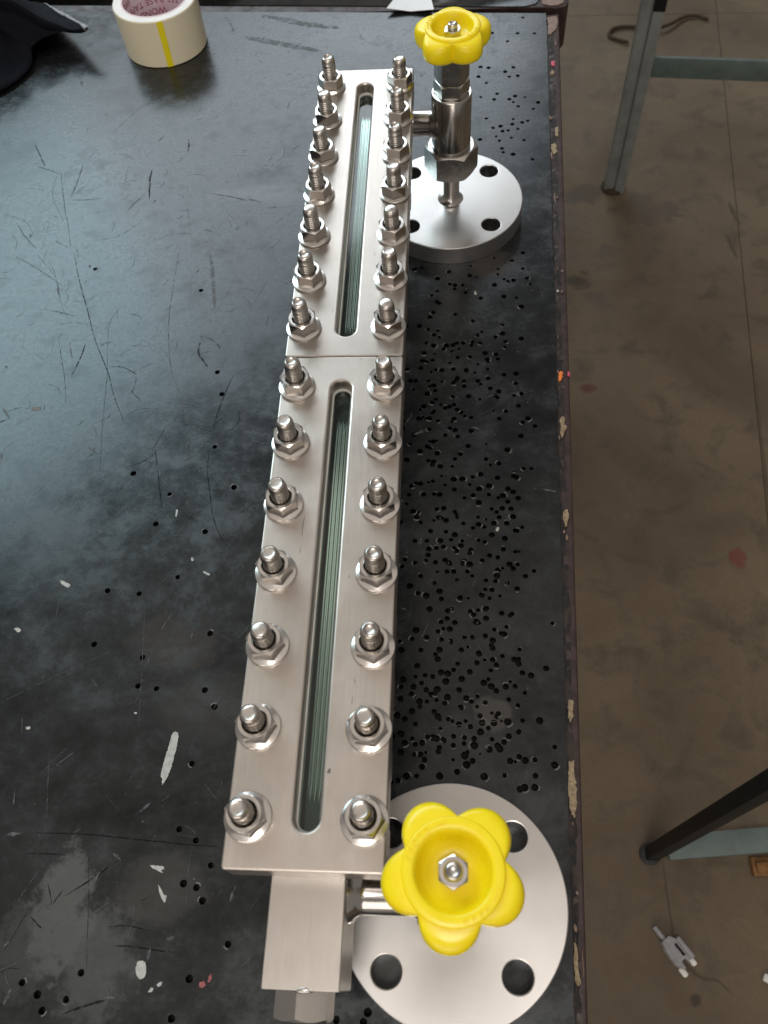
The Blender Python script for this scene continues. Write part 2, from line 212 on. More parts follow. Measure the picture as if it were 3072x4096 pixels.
M['card'] = plain('orange_brown_card', (0.24, 0.115, 0.035), 0.7, var=0.45, scale=60)

# ------------------------------------------------------------------ mesh helpers (millimetres)
class MB:
    def __init__(s): s.v = []; s.f = []; s.mi = []
    def add(s, vs, fs, mi=0):
        o = len(s.v); s.v += [tuple(v) for v in vs]
        for f in fs: s.f.append(tuple(o + i for i in f)); s.mi.append(mi)
        return s
    def grid(s, rows, close_u=True, close_v=False, mi=0):
        n = len(rows[0]); m = len(rows); vs = [p for r in rows for p in r]; fs = []
        for j in range(m if close_v else m - 1):
            for i in range(n if close_u else n - 1):
                a = j * n + i; b = j * n + (i + 1) % n; c2 = ((j + 1) % m) * n + (i + 1) % n; d = ((j + 1) % m) * n + i
                fs.append((a, b, c2, d))
        return s.add(vs, fs, mi)
    def lathe(s, prof, n=48, ctr=(0, 0, 0), axis='z', mi=0, wob=None):
        rows = []
        for j, (r, z) in enumerate(prof):
            row = []
            for i in range(n):
                a = 2 * math.pi * i / n
                rr = r + (wob(a, j) if wob else 0)
                p = (rr * math.cos(a), rr * math.sin(a), z)
                if axis == 'x': p = (p[2], p[0], p[1])
                if axis == 'y': p = (p[1], p[2], p[0])
                row.append((p[0] + ctr[0], p[1] + ctr[1], p[2] + ctr[2]))
            rows.append(row)
        return s.grid(rows, mi=mi)
    def box(s, x0, x1, y0, y1, z0, z1, bev=0.0, mi=0):
        if bev <= 0:
            vs = [(x, y, z) for z in (z0, z1) for y in (y0, y1) for x in (x0, x1)]
            return s.add(vs, [(0, 2, 3, 1), (4, 5, 7, 6), (0, 1, 5, 4), (2, 6, 7, 3), (0, 4, 6, 2), (1, 3, 7, 5)], mi)
        b = bmesh.new(); bmesh.ops.create_cube(b, size=1)
        for v in b.verts: v.co = Vector(((x0 + x1) / 2 + v.co.x * (x1 - x0), (y0 + y1) / 2 + v.co.y * (y1 - y0), (z0 + z1) / 2 + v.co.z * (z1 - z0)))
        bmesh.ops.bevel(b, geom=b.edges[:], offset=bev, segments=2, affect='EDGES', profile=0.5)
        b.verts.index_update(); s.add([v.co[:] for v in b.verts], [[v.index for v in f.verts] for f in b.faces], mi); b.free(); return s
    def ribbon(s, pts, w, z, taper=True, mi=0, jit=0.0):
        pts = smooth(pts, 4); n = len(pts); L = []; Rr = []
        for i, p in enumerate(pts):
            a = pts[max(0, i - 1)]; b = pts[min(n - 1, i + 1)]
            d = Vector((b[0] - a[0], b[1] - a[1])); d = d.normalized() if d.length else Vector((1, 0))
            t = i / (n - 1); ww = w * 0.5 * ((math.sin(math.pi * min(1, max(0, t))) ** 0.5 * 0.85 + 0.15) if taper else 1)
            w1 = ww * (1 + jit * rng.uniform(-1, 1)); w2 = ww * (1 + jit * rng.uniform(-1, 1))
            L.append((p[0] - d.y * w1, p[1] + d.x * w1, z)); Rr.append((p[0] + d.y * w2, p[1] - d.x * w2, z))
        return s.grid([Rr, L], close_u=False, mi=mi)
    def xf(s, mtx):
        s.v = [tuple(mtx @ Vector(v)) for v in s.v]; return s
    def build(s, name, mats, parent=None, loc=(0, 0, 0), sharp=35, rot=None):
        me = bpy.data.meshes.new(name)
        me.from_pydata([(x * MM, y * MM, z * MM) for x, y, z in s.v], [], s.f)
        for m in (mats if isinstance(mats, (list, tuple)) else [mats]): me.materials.append(M[m])
        me.polygons.foreach_set('material_index', s.mi)
        b = bmesh.new(); b.from_mesh(me); bmesh.ops.remove_doubles(b, verts=b.verts, dist=1e-7)
        bmesh.ops.recalc_face_normals(b, faces=b.faces); b.to_mesh(me); b.free()
        me.shade_smooth(); me.set_sharp_from_angle(angle=R(sharp)); me.update()
        o = bpy.data.objects.new(name, me); col.objects.link(o); o.location = Vector(loc) * MM
        if rot: o.rotation_euler = rot
        if parent: o.parent = parent
        return o
def smooth(pts, k):
    if len(pts) < 3: 
        return [tuple(Vector(pts[0]).lerp(Vector(pts[1]), i / k)) for i in range(k + 1)]
    out = []
    P = [pts[0]] + list(pts) + [pts[-1]]
    for i in range(1, len(P) - 2):
        for j in range(k):
            t = j / k; o = []
            for d in range(len(pts[0])):
                a, b, c2, e = P[i - 1][d], P[i][d], P[i + 1][d], P[i + 2][d]
                o.append(0.5 * (2 * b + (c2 - a) * t + (2 * a - 5 * b + 4 * c2 - e) * t * t + (3 * b - a - 3 * c2 + e) * t ** 3))
            out.append(tuple(o))
    out.append(tuple(pts[-1])); return out
def empty(name, loc=(0, 0, 0)):
    o = bpy.data.objects.new(name, None); col.objects.link(o); o.location = Vector(loc) * MM; o.empty_display_size = 0.02; return o
def tag(o, label=None, cat=None, group=None, kind=None):
    if label: o['label'] = label
    if cat: o['category'] = cat
    if group: o['group'] = group
    if kind: o['kind'] = kind
    return o
def dup(o, parent, loc, rotz=0.0):
    c2 = o.copy(); col.objects.link(c2); c2.parent = parent; c2.location = Vector(loc) * MM; c2.rotation_euler = (0, 0, rotz); return c2
def rrect(x0, x1, y0, y1, r, n=6):
    def f(off=0.0):
        rr = r + off; pts = []
        for cx, cy, a0 in ((x1 - r, y0 + r, -90), (x1 - r, y1 - r, 0), (x0 + r, y1 - r, 90), (x0 + r, y0 + r, 180)):
            for i in range(n + 1):
                a = R(a0 + 90 * i / n); pts.append((cx + max(rr, 0.01) * math.cos(a), cy + max(rr, 0.01) * math.sin(a)))
        return pts
    return f
def circle(cx, cy, r, n=32):
    return lambda off=0.0: [(cx + (r + off) * math.cos(2 * math.pi * i / n), cy + (r + off) * math.sin(2 * math.pi * i / n)) for i in range(n)]
def inside(p, poly):
    x, y = p; c2 = False; j = len(poly) - 1
    for i in range(len(poly)):
        xi, yi = poly[i]; xj, yj = poly[j]
        if (yi > y) != (yj > y) and x < (xj - xi) * (y - yi) / (yj - yi) + xi: c2 = not c2
        j = i
    return c2
def tri(outer, holes):
    vs = []; es = []
    for lp in [outer] + holes:
        o = len(vs); vs += [Vector(p) for p in lp]; es += [(o + i, o + (i + 1) % len(lp)) for i in range(len(lp))]
    V, E_, F, *_ = delaunay_2d_cdt(vs, es, [], 0, 1e-6)
    V = [tuple(v) for v in V]; out = []
    for f in F:
        cx = sum(V[i][0] for i in f) / 3; cy = sum(V[i][1] for i in f) / 3
        if inside((cx, cy), outer) and not any(inside((cx, cy), h) for h in holes): out.append(f)
    return V, out
def plate(mb, outer, holes, z0, z1, co=0.8, ch=0.8, bottom=True, mi=0, mi_hole=None, mi_wall=None):
    V, F = tri(outer(-co), [h(ch) for h in holes]); mb.add([(x, y, z1) for x, y in V], F, mi)
    def wall(fn, c2, sgn, m):
        rows = []
        for i in range(4):
            a = R(90 * i / 3); rows.append([(x, y, z1 - c2 * (1 - math.cos(a))) for x, y in fn(sgn * c2 * (1 - math.sin(a)))])
        rows.append([(x, y, z0) for x, y in fn(0)]); mb.grid(rows, mi=m)
    wall(outer, co, -1, mi if mi_wall is None else mi_wall)
    for h in holes: wall(h, ch, 1, mi if mi_hole is None else mi_hole)
    if bottom:
        V, F = tri(outer(0), [h(0) for h in holes]); mb.add([(x, y, z0) for x, y in V], [f[::-1] for f in F], mi)
    return mb
def hexr(a, af):
    a = (a + math.pi / 6) % (math.pi / 3) - math.pi / 6
    return af / 2 / math.cos(a)
def hexprism(mb, af, z0, z1, hole=0.0, top=True, bot=True, ctr=(0, 0), n=72, rot=0.0, ct=0.62, mi=0):
    rc = af / 2 * 1.0; A = [2 * math.pi * i / n for i in range(n)]
    def row(fr, fz): return [(ctr[0] + fr(a) * math.cos(a + rot), ctr[1] + fr(a) * math.sin(a + rot), fz(a)) for a in A]
    h = lambda a: hexr(a, af); rows = []
    rows.append(row(lambda a: hole if hole else 0.01, lambda a: z0))
    if bot: rows += [row(lambda a: rc * 0.97, lambda a: z0), row(h, lambda a: z0 + (h(a) - rc * 0.97) * ct)]
    else: rows.append(row(h, lambda a: z0))
    if top: rows += [row(h, lambda a: z1 - (h(a) - rc * 0.97) * ct), row(lambda a: rc * 0.97, lambda a: z1)]
    else: rows.append(row(h, lambda a: z1))
    rows.append(row(lambda a: hole if hole else 0.01, lambda a: z1))
    return mb.grid(rows, close_v=bool(hole), mi=mi)
def text_mesh(body, size, extrude):
    cu = bpy.data.curves.new('t', 'FONT'); cu.body = body; cu.size = size; cu.extrude = extrude; cu.align_x = 'CENTER'; cu.resolution_u = 3
    o = bpy.data.objects.new('t', cu); col.objects.link(o); bpy.context.view_layer.update()
    me = bpy.data.meshes.new_from_object(o.evaluated_get(bpy.context.evaluated_depsgraph_get()))
    vs = [v.co.copy() for v in me.vertices]; fs = [tuple(p.vertices) for p in me.polygons]
    bpy.data.objects.remove(o); bpy.data.curves.remove(cu); bpy.data.meshes.remove(me)
    return vs, fs
def pts10(s): return [tuple(float(q) / 10 for q in t.split(',')) for t in s.split()]

# ------------------------------------------------------------------ floor
FZ = -750.0
fl = MB().add([(-6000, -5000, FZ - 12), (7000, -5000, FZ - 12), (7000, 9000, FZ - 12), (-6000, 9000, FZ - 12)], [(0, 1, 2, 3)]).build('floor', 'joint')
tag(fl, kind='structure')
jx = lambda y: 477 + 0.0988 * y
def slab(q):
    mb = MB(); o = [(x, y, FZ) for x, y in q]; u = [(x, y, FZ - 10) for x, y in q]
    mb.add(o, [(0, 1, 2, 3)]); mb.grid([u, o]); return mb.build('floor_slab', 'floor', fl)
g = 0.7; jy = lambda x: 2208 - 0.045 * (x - 700)
slab([(-6000, -5000), (jx(-5000) - g, -5000), (jx(2216) - g, jy(696) - g), (-6000, jy(-6000) - g)])
slab([(jx(-5000) + g, -5000), (7000, -5000), (7000, jy(7000) - g), (jx(2216) + g, jy(696) - g)])
slab([(-6000, jy(-6000) + g), (jx(2216) - g, jy(696) + g), (jx(9000) - g, 9000), (-6000, 9000)])
slab([(jx(2216) + g, jy(696) + g), (7000, jy(7000) + g), (7000, 9000), (jx(9000) + g, 9000)])
MB().ribbon([(304, 165), (306, 104), (311, 45), (335, 22), (357, 18), (372, 5)], 4, FZ + 0.6, jit=0.5).ribbon([(585, 1030), (560, 800), (545, 560)], 3, FZ + 0.6, jit=0.5).ribbon([(610, 1500), (622, 1430)], 9, FZ + 0.7).ribbon([(590, 1400), (600, 1330)], 8, FZ + 0.7).build('floor_crack', 'joint', fl)

# ------------------------------------------------------------------ the workbench
bench = empty('workbench', (-300, 300, 0)); tag(bench, 'scratched black workbench drilled with small holes, carrying the steel gauge', 'workbench')
BO = Vector((300, -300, 0))
ex = lambda y: 69.5 + 0.0412 * y; by = lambda x: 926.5 - 0.08 * x
ro = lambda y: 76.8 + 0.0480 * y
def bb(mb, name, mat, sharp=35): return mb.xf(Matrix.Translation(BO)).build(name, mat, bench, sharp=sharp)
yb = by(107)
outer = []
yy = -320.0
while yy < 915:
    outer.append((ex(yy) + rng.uniform(-0.35, 0.35), yy)); yy += 9
outer += [(107.0, 917.9), (-100, by(-100)), (-300, by(-300)), (-600, by(-600)), (-900, by(-900)), (-900, -320)]
holes = []
for s, r0, r1 in ((HOLES_A, 1.35, 2.45), (HOLES_B, 1.7, 2.3)):
    for (x, y) in pts10(s):
        r = rng.uniform(r0, r1); n = 12; ph = rng.uniform(0, 6.28)
        holes.append((x, y, r, [(x + r * rng.uniform(0.93, 1.07) * math.cos(ph + 2 * math.pi * i / n), y + r * rng.uniform(0.93, 1.07) * math.sin(ph + 2 * math.pi * i / n)) for i in range(n)]))
for i in range(150):
    y = 120 + 350 * rng.random() ** 1.3; x = rng.uniform(-22, 52); r = rng.uniform(0.9, 2.3); ph = rng.uniform(0, 6.28)
    holes.append((x, y, r, [(x + r * rng.uniform(0.9, 1.1) * math.cos(ph + 2 * math.pi * i2 / 12), y + r * rng.uniform(0.9, 1.1) * math.sin(ph + 2 * math.pi * i2 / 12)) for i2 in range(12)]))
holes = [h for h in holes if h[0] + h[2] + 2 < ex(h[1])]
vs = [Vector(p) for p in outer]; es = [(i, (i + 1) % len(outer)) for i in range(len(outer))]
for h in holes:
    o = len(vs); vs += [Vector(p) for p in h[3]]; es += [(o + i, o + (i + 1) % 12) for i in range(12)]
V, E_, F, *_ = delaunay_2d_cdt(vs, es, [], 0, 1e-5)
cell = {}
for h in holes:
    for a in range(-1, 2):
        for b in range(-1, 2): cell.setdefault((int(h[0] // 5) + a, int(h[1] // 5) + b), []).append(h)
keep = []
for f in F:
    cx = sum(V[i][0] for i in f) / 3; cy = sum(V[i][1] for i in f) / 3
    if not inside((cx, cy), outer): continue
    if any((cx - h[0]) ** 2 + (cy - h[1]) ** 2 < (h[2] * 1.1) ** 2 and inside((cx, cy), h[3]) for h in cell.get((int(cx // 5), int(cy // 5)), [])): continue
    keep.append(tuple(f))
ec = {}
for f in keep:
    for i in range(3):
        a, b = f[i], f[(i + 1) % 3]; ec[(a, b)] = ec.get((a, b), 0) + 1
mb = MB(); mb.add([(v[0], v[1], 0) for v in V] + [(v[0], v[1], -5) for v in V], keep)
nV = len(V); wall = [(a, b, b + nV, a + nV) for (a, b) in ec if (b, a) not in ec]
mb.f += wall; mb.mi += [0] * len(wall)
top = bb(mb, 'tabletop', 'bench')
x1 = ex(-320); x2 = ex(915)
sub = MB().add([(x, y, z) for z in (-40, -5.6) for x, y in ((-900, -320), (x1 + 2, -320), (x2 + 2, 914), (-900, 995))], [(3, 2, 1, 0), (4, 5, 6, 7), (0, 1, 5, 4), (1, 2, 6, 5), (2, 3, 7, 6), (3, 0, 4, 7)])
bb(sub, 'table_core', 'bench_dark')
# ragged edge strip between the sheet and the steel rim
rows = [[], [], []]; yy = -320
while yy < 919:
    rows[0].append((ex(yy) - 1.5, yy, -1.6)); rows[1].append((ex(yy) + 1.5 + rng.uniform(-.3, .3), yy, -1.2 + rng.uniform(-.5, .5)))
    rows[2].append((ex(yy) + (ro(yy) - ex(yy)) * 0.55 + rng.uniform(-0.9, 0.9), yy, -0.9 + rng.uniform(-.4, .3))); yy += 4
bb(MB().grid(rows, close_u=False), 'ragged_edge', 'edge', 60)
mm = MB()
for i in range(30):   # small flakes of old paint along the ragged edge
    y = rng.uniform(-60, 910); x = ex(y) + rng.uniform(0.5, max(2, (ro(y) - ex(y)) * 0.75)); L = rng.expovariate(1 / 2.2) + 0.5; w = rng.uniform(0.3, 1.2); n = 7
    q = [(x + w * rng.uniform(.5, 1.2) * math.cos(2 * math.pi * i2 / n), y + L * rng.uniform(.5, 1.2) * math.sin(2 * math.pi * i2 / n)) for i2 in range(n)]
    mm.add([(a, b, 0.05) for a, b in q] + [(x, y, 0.3)], [(i2, (i2 + 1) % n, n) for i2 in range(n)]); mm.grid([[(a, b, -1.6) for a, b in q], [(a, b, 0.05) for a, b in q]])
tag(bb(mm, 'paint_flakes', 'paint_bare'), kind='stuff')
# steel angle rim
prof = [(-7.0, -1.4), (-1.2, -0.9), (-0.4, -1.2), (0, -2.2), (0, -45), (-4, -45), (-4, -6)]
rows = []
yy = -320
while yy <= 921:
    rows.append([(ro(yy) + dx * (1 if dx > -5 else (ro(yy) - ex(yy) - 1.5) / 7.0), yy, dz) for dx, dz in prof]); yy += 20.6
bb(MB().grid(rows, close_u=False), 'steel_rim', 'maroon', 50)
for s, cc in RIMMARKS:
    p = pts10(s); cx = sum(a for a, b in p) / len(p); cy = sum(b for a, b in p) / len(p)
    q = [(a + rng.uniform(-.55, .55), b + rng.uniform(-.8, .8)) for a, b in smooth(p + [p[0]], 5)[:-1]]
    mm = MB(); n = len(q); mm.add([(cx, cy, 0.35)] + [(a, b, 0.1) for a, b in q], [(0, i + 1, (i + 1) % n + 1) for i in range(n)]); mm.grid([[(a, b, -1.3) for a, b in q], [(a, b, 0.1) for a, b in q]])
    bb(mm, 'paint_chip', {'c': 'paint_cream', 'o': 'paint_orange', 'p': 'paint_pink', 'b': 'paint_bare'}[cc])
for s, cc in MARKS:
    p = pts10(s); q = [(a + 0.5 * noise.noise(Vector((a * 1.1, b * 1.1, 2))), b + 0.5 * noise.noise(Vector((a * 1.1, b * 1.1, 8)))) for a, b in smooth(p + [p[0]], 8)[:-1]]; n = len(q)
    cx = sum(a for a, b in q) / n; cy = sum(b for a, b in q) / n
    V2, F2 = tri(q, [])
    bb(MB().add([(a, b, 0.18) for a, b in V2], F2), 'paint_mark', {'w': 'paint_white', 'r': 'paint_red', 'g': 'paint_grey'}[cc])
mm = MB()
for i, (s, w) in enumerate(SCR_DARK): mm.ribbon(pts10(s), w * 0.55, 0.06 + 0.004 * (i % 10), jit=0.35)
for i in range(260):   # short scores
    x = rng.uniform(-480, 60); y = rng.uniform(-30, 900)
    if rng.random() < 0.6: x = rng.uniform(-400, -150); y = rng.uniform(330, 700)
    a = rng.uniform(0, 3.14); L = rng.expovariate(1 / 9.0) + 2
    mm.ribbon([(x, y), (x + L * 0.5 * math.cos(a) + rng.uniform(-1, 1), y + L * 0.5 * math.sin(a)), (x + L * math.cos(a + 0.3), y + L * math.sin(a + 0.3))], rng.uniform(0.15, 0.5), 0.05 + 0.0003 * i, jit=0.4)
tag(bb(mm, 'scratches', 'scratch'), kind='stuff')
mm = MB()
for i, (s, w) in enumerate(SCR_LIGHT): mm.ribbon(pts10(s), w, 0.20 + 0.003 * i, jit=0.3)
for i in range(130):
    x = rng.uniform(-420, 70); y = rng.uniform(-30, 900); a = rng.uniform(0, 3.14); L = rng.uniform(3, 16)
    if ex(y) < x + 20: continue
    mm.ribbon([(x, y), (x + L * math.cos(a), y + L * math.sin(a))], rng.uniform(0.4, 2.2), 0.3 + 0.0005 * i, jit=0.5)
for i in range(260):   # fine pale scratches
    x = rng.uniform(-420, 60); y = rng.uniform(-30, 900); a = rng.gauss(1.4, 0.7); L = rng.expovariate(1 / 22.0) + 5
    if x + L > ex(y) - 5: continue
    mm.ribbon([(x, y), (x + L * .5 * math.cos(a) + rng.uniform(-2, 2), y + L * .5 * math.sin(a)), (x + L * math.cos(a), y + L * math.sin(a))], rng.uniform(0.15, 0.4), 0.36 + 0.0003 * i, jit=0.3)
tag(bb(mm, 'smears', 'smear'), kind='stuff')
# swarf crumbs and burrs thrown up round the drilled holes
mm = MB()
for h in holes:
    if rng.random() < 0.42:
        a0 = rng.uniform(0, 6.28); n = 5; L = rng.uniform(0.7, 1.7)
        q = [(h[0] + h[2] * 1.08 * math.cos(a0 + L * i / n), h[1] + h[2] * 1.08 * math.sin(a0 + L * i / n)) for i in range(n + 1)]
        q2 = [(h[0] + h[2] * 1.5 * math.cos(a0 + L * i / n), h[1] + h[2] * 1.5 * math.sin(a0 + L * i / n)) for i in range(n + 1)]
        mm.grid([[(x, y, 0.02) for x, y in q2], [(x, y, 0.30 * math.sin(math.pi * i / n) + 0.03) for i, (x, y) in enumerate(q)]], close_u=False)
for i in range(170):
    y = rng.uniform(-20, 880); x = rng.uniform(-30, ex(y) - 4) if rng.random() < 0.6 else rng.uniform(-300, -40)
    s = rng.uniform(0.25, 0.8); a = rng.uniform(0, 6.28)
    mm.add([(x + s * 1.6 * math.cos(a), y + s * 1.6 * math.sin(a), 0.03), (x + s * math.cos(a + 2), y + s * math.sin(a + 2), 0.03), (x + s * math.cos(a + 4), y + s * math.sin(a + 4), 0.03), (x, y, s * 0.6)], [(0, 1, 3), (1, 2, 3), (2, 0, 3), (0, 2, 1)])
tag(bb(mm, 'burrs_and_crumbs', 'paint_grey', 20), kind='stuff')
for (x, y) in ((40, 780), (20, -220), (-840, 800), (-840, -220)):
    bb(MB().box(x - 22, x + 22, y - 22, y + 22, FZ, -40.5, 2), 'leg', 'leg_grey')

# second bench butted against the far end
far = empty('far_workbench', (-300, 1300, 0)); tag(far, 'dark grey bench top butted against far end, beyond the narrow gap', 'workbench')
fy = lambda x: 939.5 - 0.083 * x
def fb(mb, name, mat, sharp=35): return mb.xf(Matrix.Translation(Vector((300, -1300, 0)))).build(name, mat, far, sharp=sharp)
q = [(-900, 1900), (-900, fy(-900)), (-400, fy(-400)), (-100, fy(-100)), (60, fy(60)), (85, fy(85) + 0.5), (97, fy(97) + 6), (103, 948), (140, 1900)][::-1]
V2, F2 = tri(q, []); mm = MB().add([(a, b, 0.0) for a, b in V2], F2); mm.grid([[(a, b, -6) for a, b in q], [(a, b, 0.0) for a, b in q]]); fb(mm, 'tabletop', 'bench')
mm = MB(); q = [(-900, 960), (-900, 1900), (150, 1900), (133, 940), (129, 932), (118, 929), (104, 932)]
fb(MB().grid([[(a, b, z) for a, b in q] for z in (-48, -3, -1.5)] + [[(a * .995, b + 1.5, -1.0) for a, b in q]]).add([(a * .995, b + 1.5, -1.0) for a, b in q], [tuple(range(7))]), 'steel_rim', 'maroon', 50)
fb(MB().add([(x, y, 0.3) for x, y in ((104, 936), (112, 932), (121, 932.5), (127, 937), (131, 965), (130, 990), (112, 992), (105, 960))], [tuple(range(8))]).grid([[(x, y, -1.2) for x, y in ((104, 936), (112, 932), (121, 932.5), (127, 937), (131, 965), (130, 990), (112, 992), (105, 960))], [(x, y, 0.3) for x, y in ((104, 936), (112, 932), (121, 932.5), (127, 937), (131, 965), (130, 990), (112, 992), (105, 960))]]), 'paint_chip', 'paint_bare')
for (x, y) in ((60, 1100), (-800, 1100), (60, 1850), (-800, 1850)): fb(MB().box(x - 22, x + 22, y - 22, y + 22, FZ, -48.5, 2), 'leg', 'leg_grey')

# ------------------------------------------------------------------ the level gauge (one rigid assembly)
GX, GY, GZ = -61.5, 61.9, 135.0
gauge = empty('level_gauge', (GX, GY, 0)); tag(gauge, 'long stainless steel sight glass gauge with two yellow handwheel valves on the bench', 'level gauge')
PI2 = 40.37
rowsY = [k2 * PI2 for k2 in range(7)] + [k2 * PI2 + 5.38 for k2 in range(7, 14)]
def stadium(y0, y1, hw): return rrect(-hw, hw, y0, y1, hw - 0.01, 10)
slots = ((-5.2, 246.9), (281.7, 534.0))
for idx, (y0, y1) in enumerate(((-21.9, 265.25), (265.75, 552.1))):
    s0, s1 = slots[idx]
    cp = plate(MB(), rrect(-36, 36, y0, y1, 1.6), [stadium(s0, s1, 5.9)], GZ - 20, GZ, 0.9, 1.5, mi_hole=0).build('cover_plate', 'plate', gauge, sharp=11)
    cp['label'] = ('near cover plate with a long slot' if idx == 0 else 'far cover plate with a long slot')
    # gasket ring down in the slot
    mg = plate(MB(), stadium(s0 + 0.05, s1 - 0.05, 5.85), [stadium(s0 + 1.0, s1 - 1.0, 4.9)], GZ - 9.2, GZ - 7.6, 0.25, 0.25); mg.build('gasket', 'gasket', gauge)
    # reflex glass with prism grooves underneath
    out = stadium(s0 + 0.15, s1 - 0.15, 5.75); zt = GZ - 9.3; zb = GZ - 22
    gl = MB(); V2, F2 = tri(out(-0.3), []); gl.add([(a, b, zt) for a, b in V2], F2)
    gl.grid([[(a, b, zb) for a, b in out(0)], [(a, b, zt - 0.3) for a, b in out(0)], [(a, b, zt) for a, b in out(-0.3)]])
    gy0, gy1 = s0 + 15, s1 - 16; loop = out(0); gw = 0.80; cs = (-3.3, -1.1, 1.1, 3.3)      # four V grooves
    V2, F2 = tri(loop, [[(c_ - gw, gy0), (c_ + gw, gy0), (c_ + gw, gy1), (c_ - gw, gy1)] for c_ in cs]); gl.add([(a, b, zb) for a, b in V2], [f[::-1] for f in F2])
    for c_ in cs:
        gl.add([(c_ - gw, gy0, zb), (c_ + gw, gy0, zb), (c_ + gw, gy1, zb), (c_ - gw, gy1, zb), (c_, gy0 + 9, zb + gw), (c_, gy1 - 9, zb + gw)], [(0, 4, 5, 3), (1, 2, 5, 4), (0, 1, 4), (2, 3, 5)])
    gl.build('sight_glass', 'glass', gauge, sharp=20)
sc_ = MB()
for (x, y, L, w) in ((-14.5, 141, 14, .35), (-14.9, 132, 4, .25), (18, 62, 3, .3), (17.6, 52, 4.5, .25), (16.9, 44, 2.5, .3), (25.5, -9, 3.2, .3), (10, 262, 2, .3), (-9, 300, 5, .2), (12, 118, 2, .4), (30, 171, 2, .4), (-30, 70, 3, .2), (9, 20, 2.2, 1.6), (-20, 478, 5, .2), (15, 350, 3, .3)):
    sc_.ribbon([(x, y), (x + rng.uniform(-.3, .3), y + L * .5), (x + rng.uniform(-.4, .4), y + L)], w, GZ + 0.05, jit=0.5)
tag(sc_.build('scuffs', 'paint_grey', gauge), kind='stuff')
# chamber bar behind the covers
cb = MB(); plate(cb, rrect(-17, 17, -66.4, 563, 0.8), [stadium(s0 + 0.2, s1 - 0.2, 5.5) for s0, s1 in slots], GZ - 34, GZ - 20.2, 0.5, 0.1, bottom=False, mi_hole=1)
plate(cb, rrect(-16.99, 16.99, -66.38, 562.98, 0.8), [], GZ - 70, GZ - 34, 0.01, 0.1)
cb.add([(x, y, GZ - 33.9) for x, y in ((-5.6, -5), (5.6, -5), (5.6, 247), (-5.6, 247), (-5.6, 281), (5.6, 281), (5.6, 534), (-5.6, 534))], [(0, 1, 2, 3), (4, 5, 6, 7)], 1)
chamber = cb.build('chamber', ['block', 'dark_bore'], gauge, sharp=11); chamber['label'] = 'square bar chamber with a plain milled end'
# end cap weld bead and drain plug
wb = MB()
wb.lathe([(0.01, -5), (0.9, -4), (1.5, -2), (1.7, 0), (1.5, 2), (0.9, 4), (0.01, 5)], 14, (1.5, -66.0, GZ - 21.6), axis='x'); wb.build('weld_bead', 'weld', chamber, sharp=60)
hp = MB(); hexprism(hp, 24, 0, 12.5, 0, True, False, rot=R(8))
hp.xf(Matrix.Translation((-1.0, -66.2, GZ - 45)) @ Matrix.Rotation(R(90), 4, 'X')); hp.build('drain_plug', 'nut', chamber, sharp=25)

# flanged nuts and studs
def make_nut():
    mb2 = MB(); n = 72; A = [2 * math.pi * i / n for i in range(n)]; af = 16.2; H = 10.2; rc = af / 2 * 0.965; FR = 10.9
    h = lambda a: hexr(a, af)
    zc = lambda r: 1.5 + (FR - r) * 0.26
    def row(fr, fz): return [(fr(a) * math.cos(a), fr(a) * math.sin(a), fz(a)) for a in A]
    rows = [row(lambda a: FR - .2, lambda a: 0.02), row(lambda a: FR, lambda a: 0.3), row(lambda a: FR, lambda a: 1.25), row(lambda a: FR - .25, lambda a: 1.5),
            row(h, lambda a: zc(h(a))), row(h, lambda a: H - (h(a) - rc) * 0.6), row(lambda a: rc, lambda a: H), row(lambda a: 6.2, lambda a: H), row(lambda a: 5.75, lambda a: H - 0.6), row(lambda a: 5.6, lambda a: H - 4), row(lambda a: 4.9, lambda a: H - 5)]
    return mb2.grid(rows)
def make_stud(kind):
    mb2 = MB(); n = 24; top = 23.2; r0 = 5.0; p = 1.5; rows = []; z = 2.0
    smooth_from = {0: 19.4, 1: 18.6, 2: 20.0}[kind]
    while z < smooth_from:
        row = []
        for i in range(n):
            a = 2 * math.pi * i / n; t = (z / p - i / n) % 1.0; r = r0 - 0.40 * abs(2 * t - 1) * min(1, (smooth_from - z) / 1.5)
            row.append((r * math.cos(a), r * math.sin(a), z))
        rows.append(row); z += p / 5
    prof = {0: [(4.85, smooth_from + .1), (4.75, 20.8), (4.45, 22.1), (3.9, 22.8), (3.1, 23.1), (2.7, 22.95), (1.8, 22.85), (0.01, 22.85)],
            1: [(4.85, smooth_from + .1), (4.75, 21.2), (4.5, 22.4), (4.0, 23.0), (3.2, 23.3), (2.5, 22.6), (1.2, 22.2), (0.01, 22.1)],
            2: [(4.85, smooth_from + .1), (4.7, 20.8), (4.4, 21.9), (3.8, 22.7), (3.0, 23.0), (0.01, 23.15)]}[kind]
    for r, z in prof: rows.append([(r * math.cos(2 * math.pi * i / n), r * math.sin(2 * math.pi * i / n), z) for i in range(n)])
    mb2.grid(rows); mb2.lathe([(4.7, 2.0), (4.7, -76)], 20); return mb2
nut0 = None; studs = {}
side = {-26.2: 'left', 26.2: 'right'}
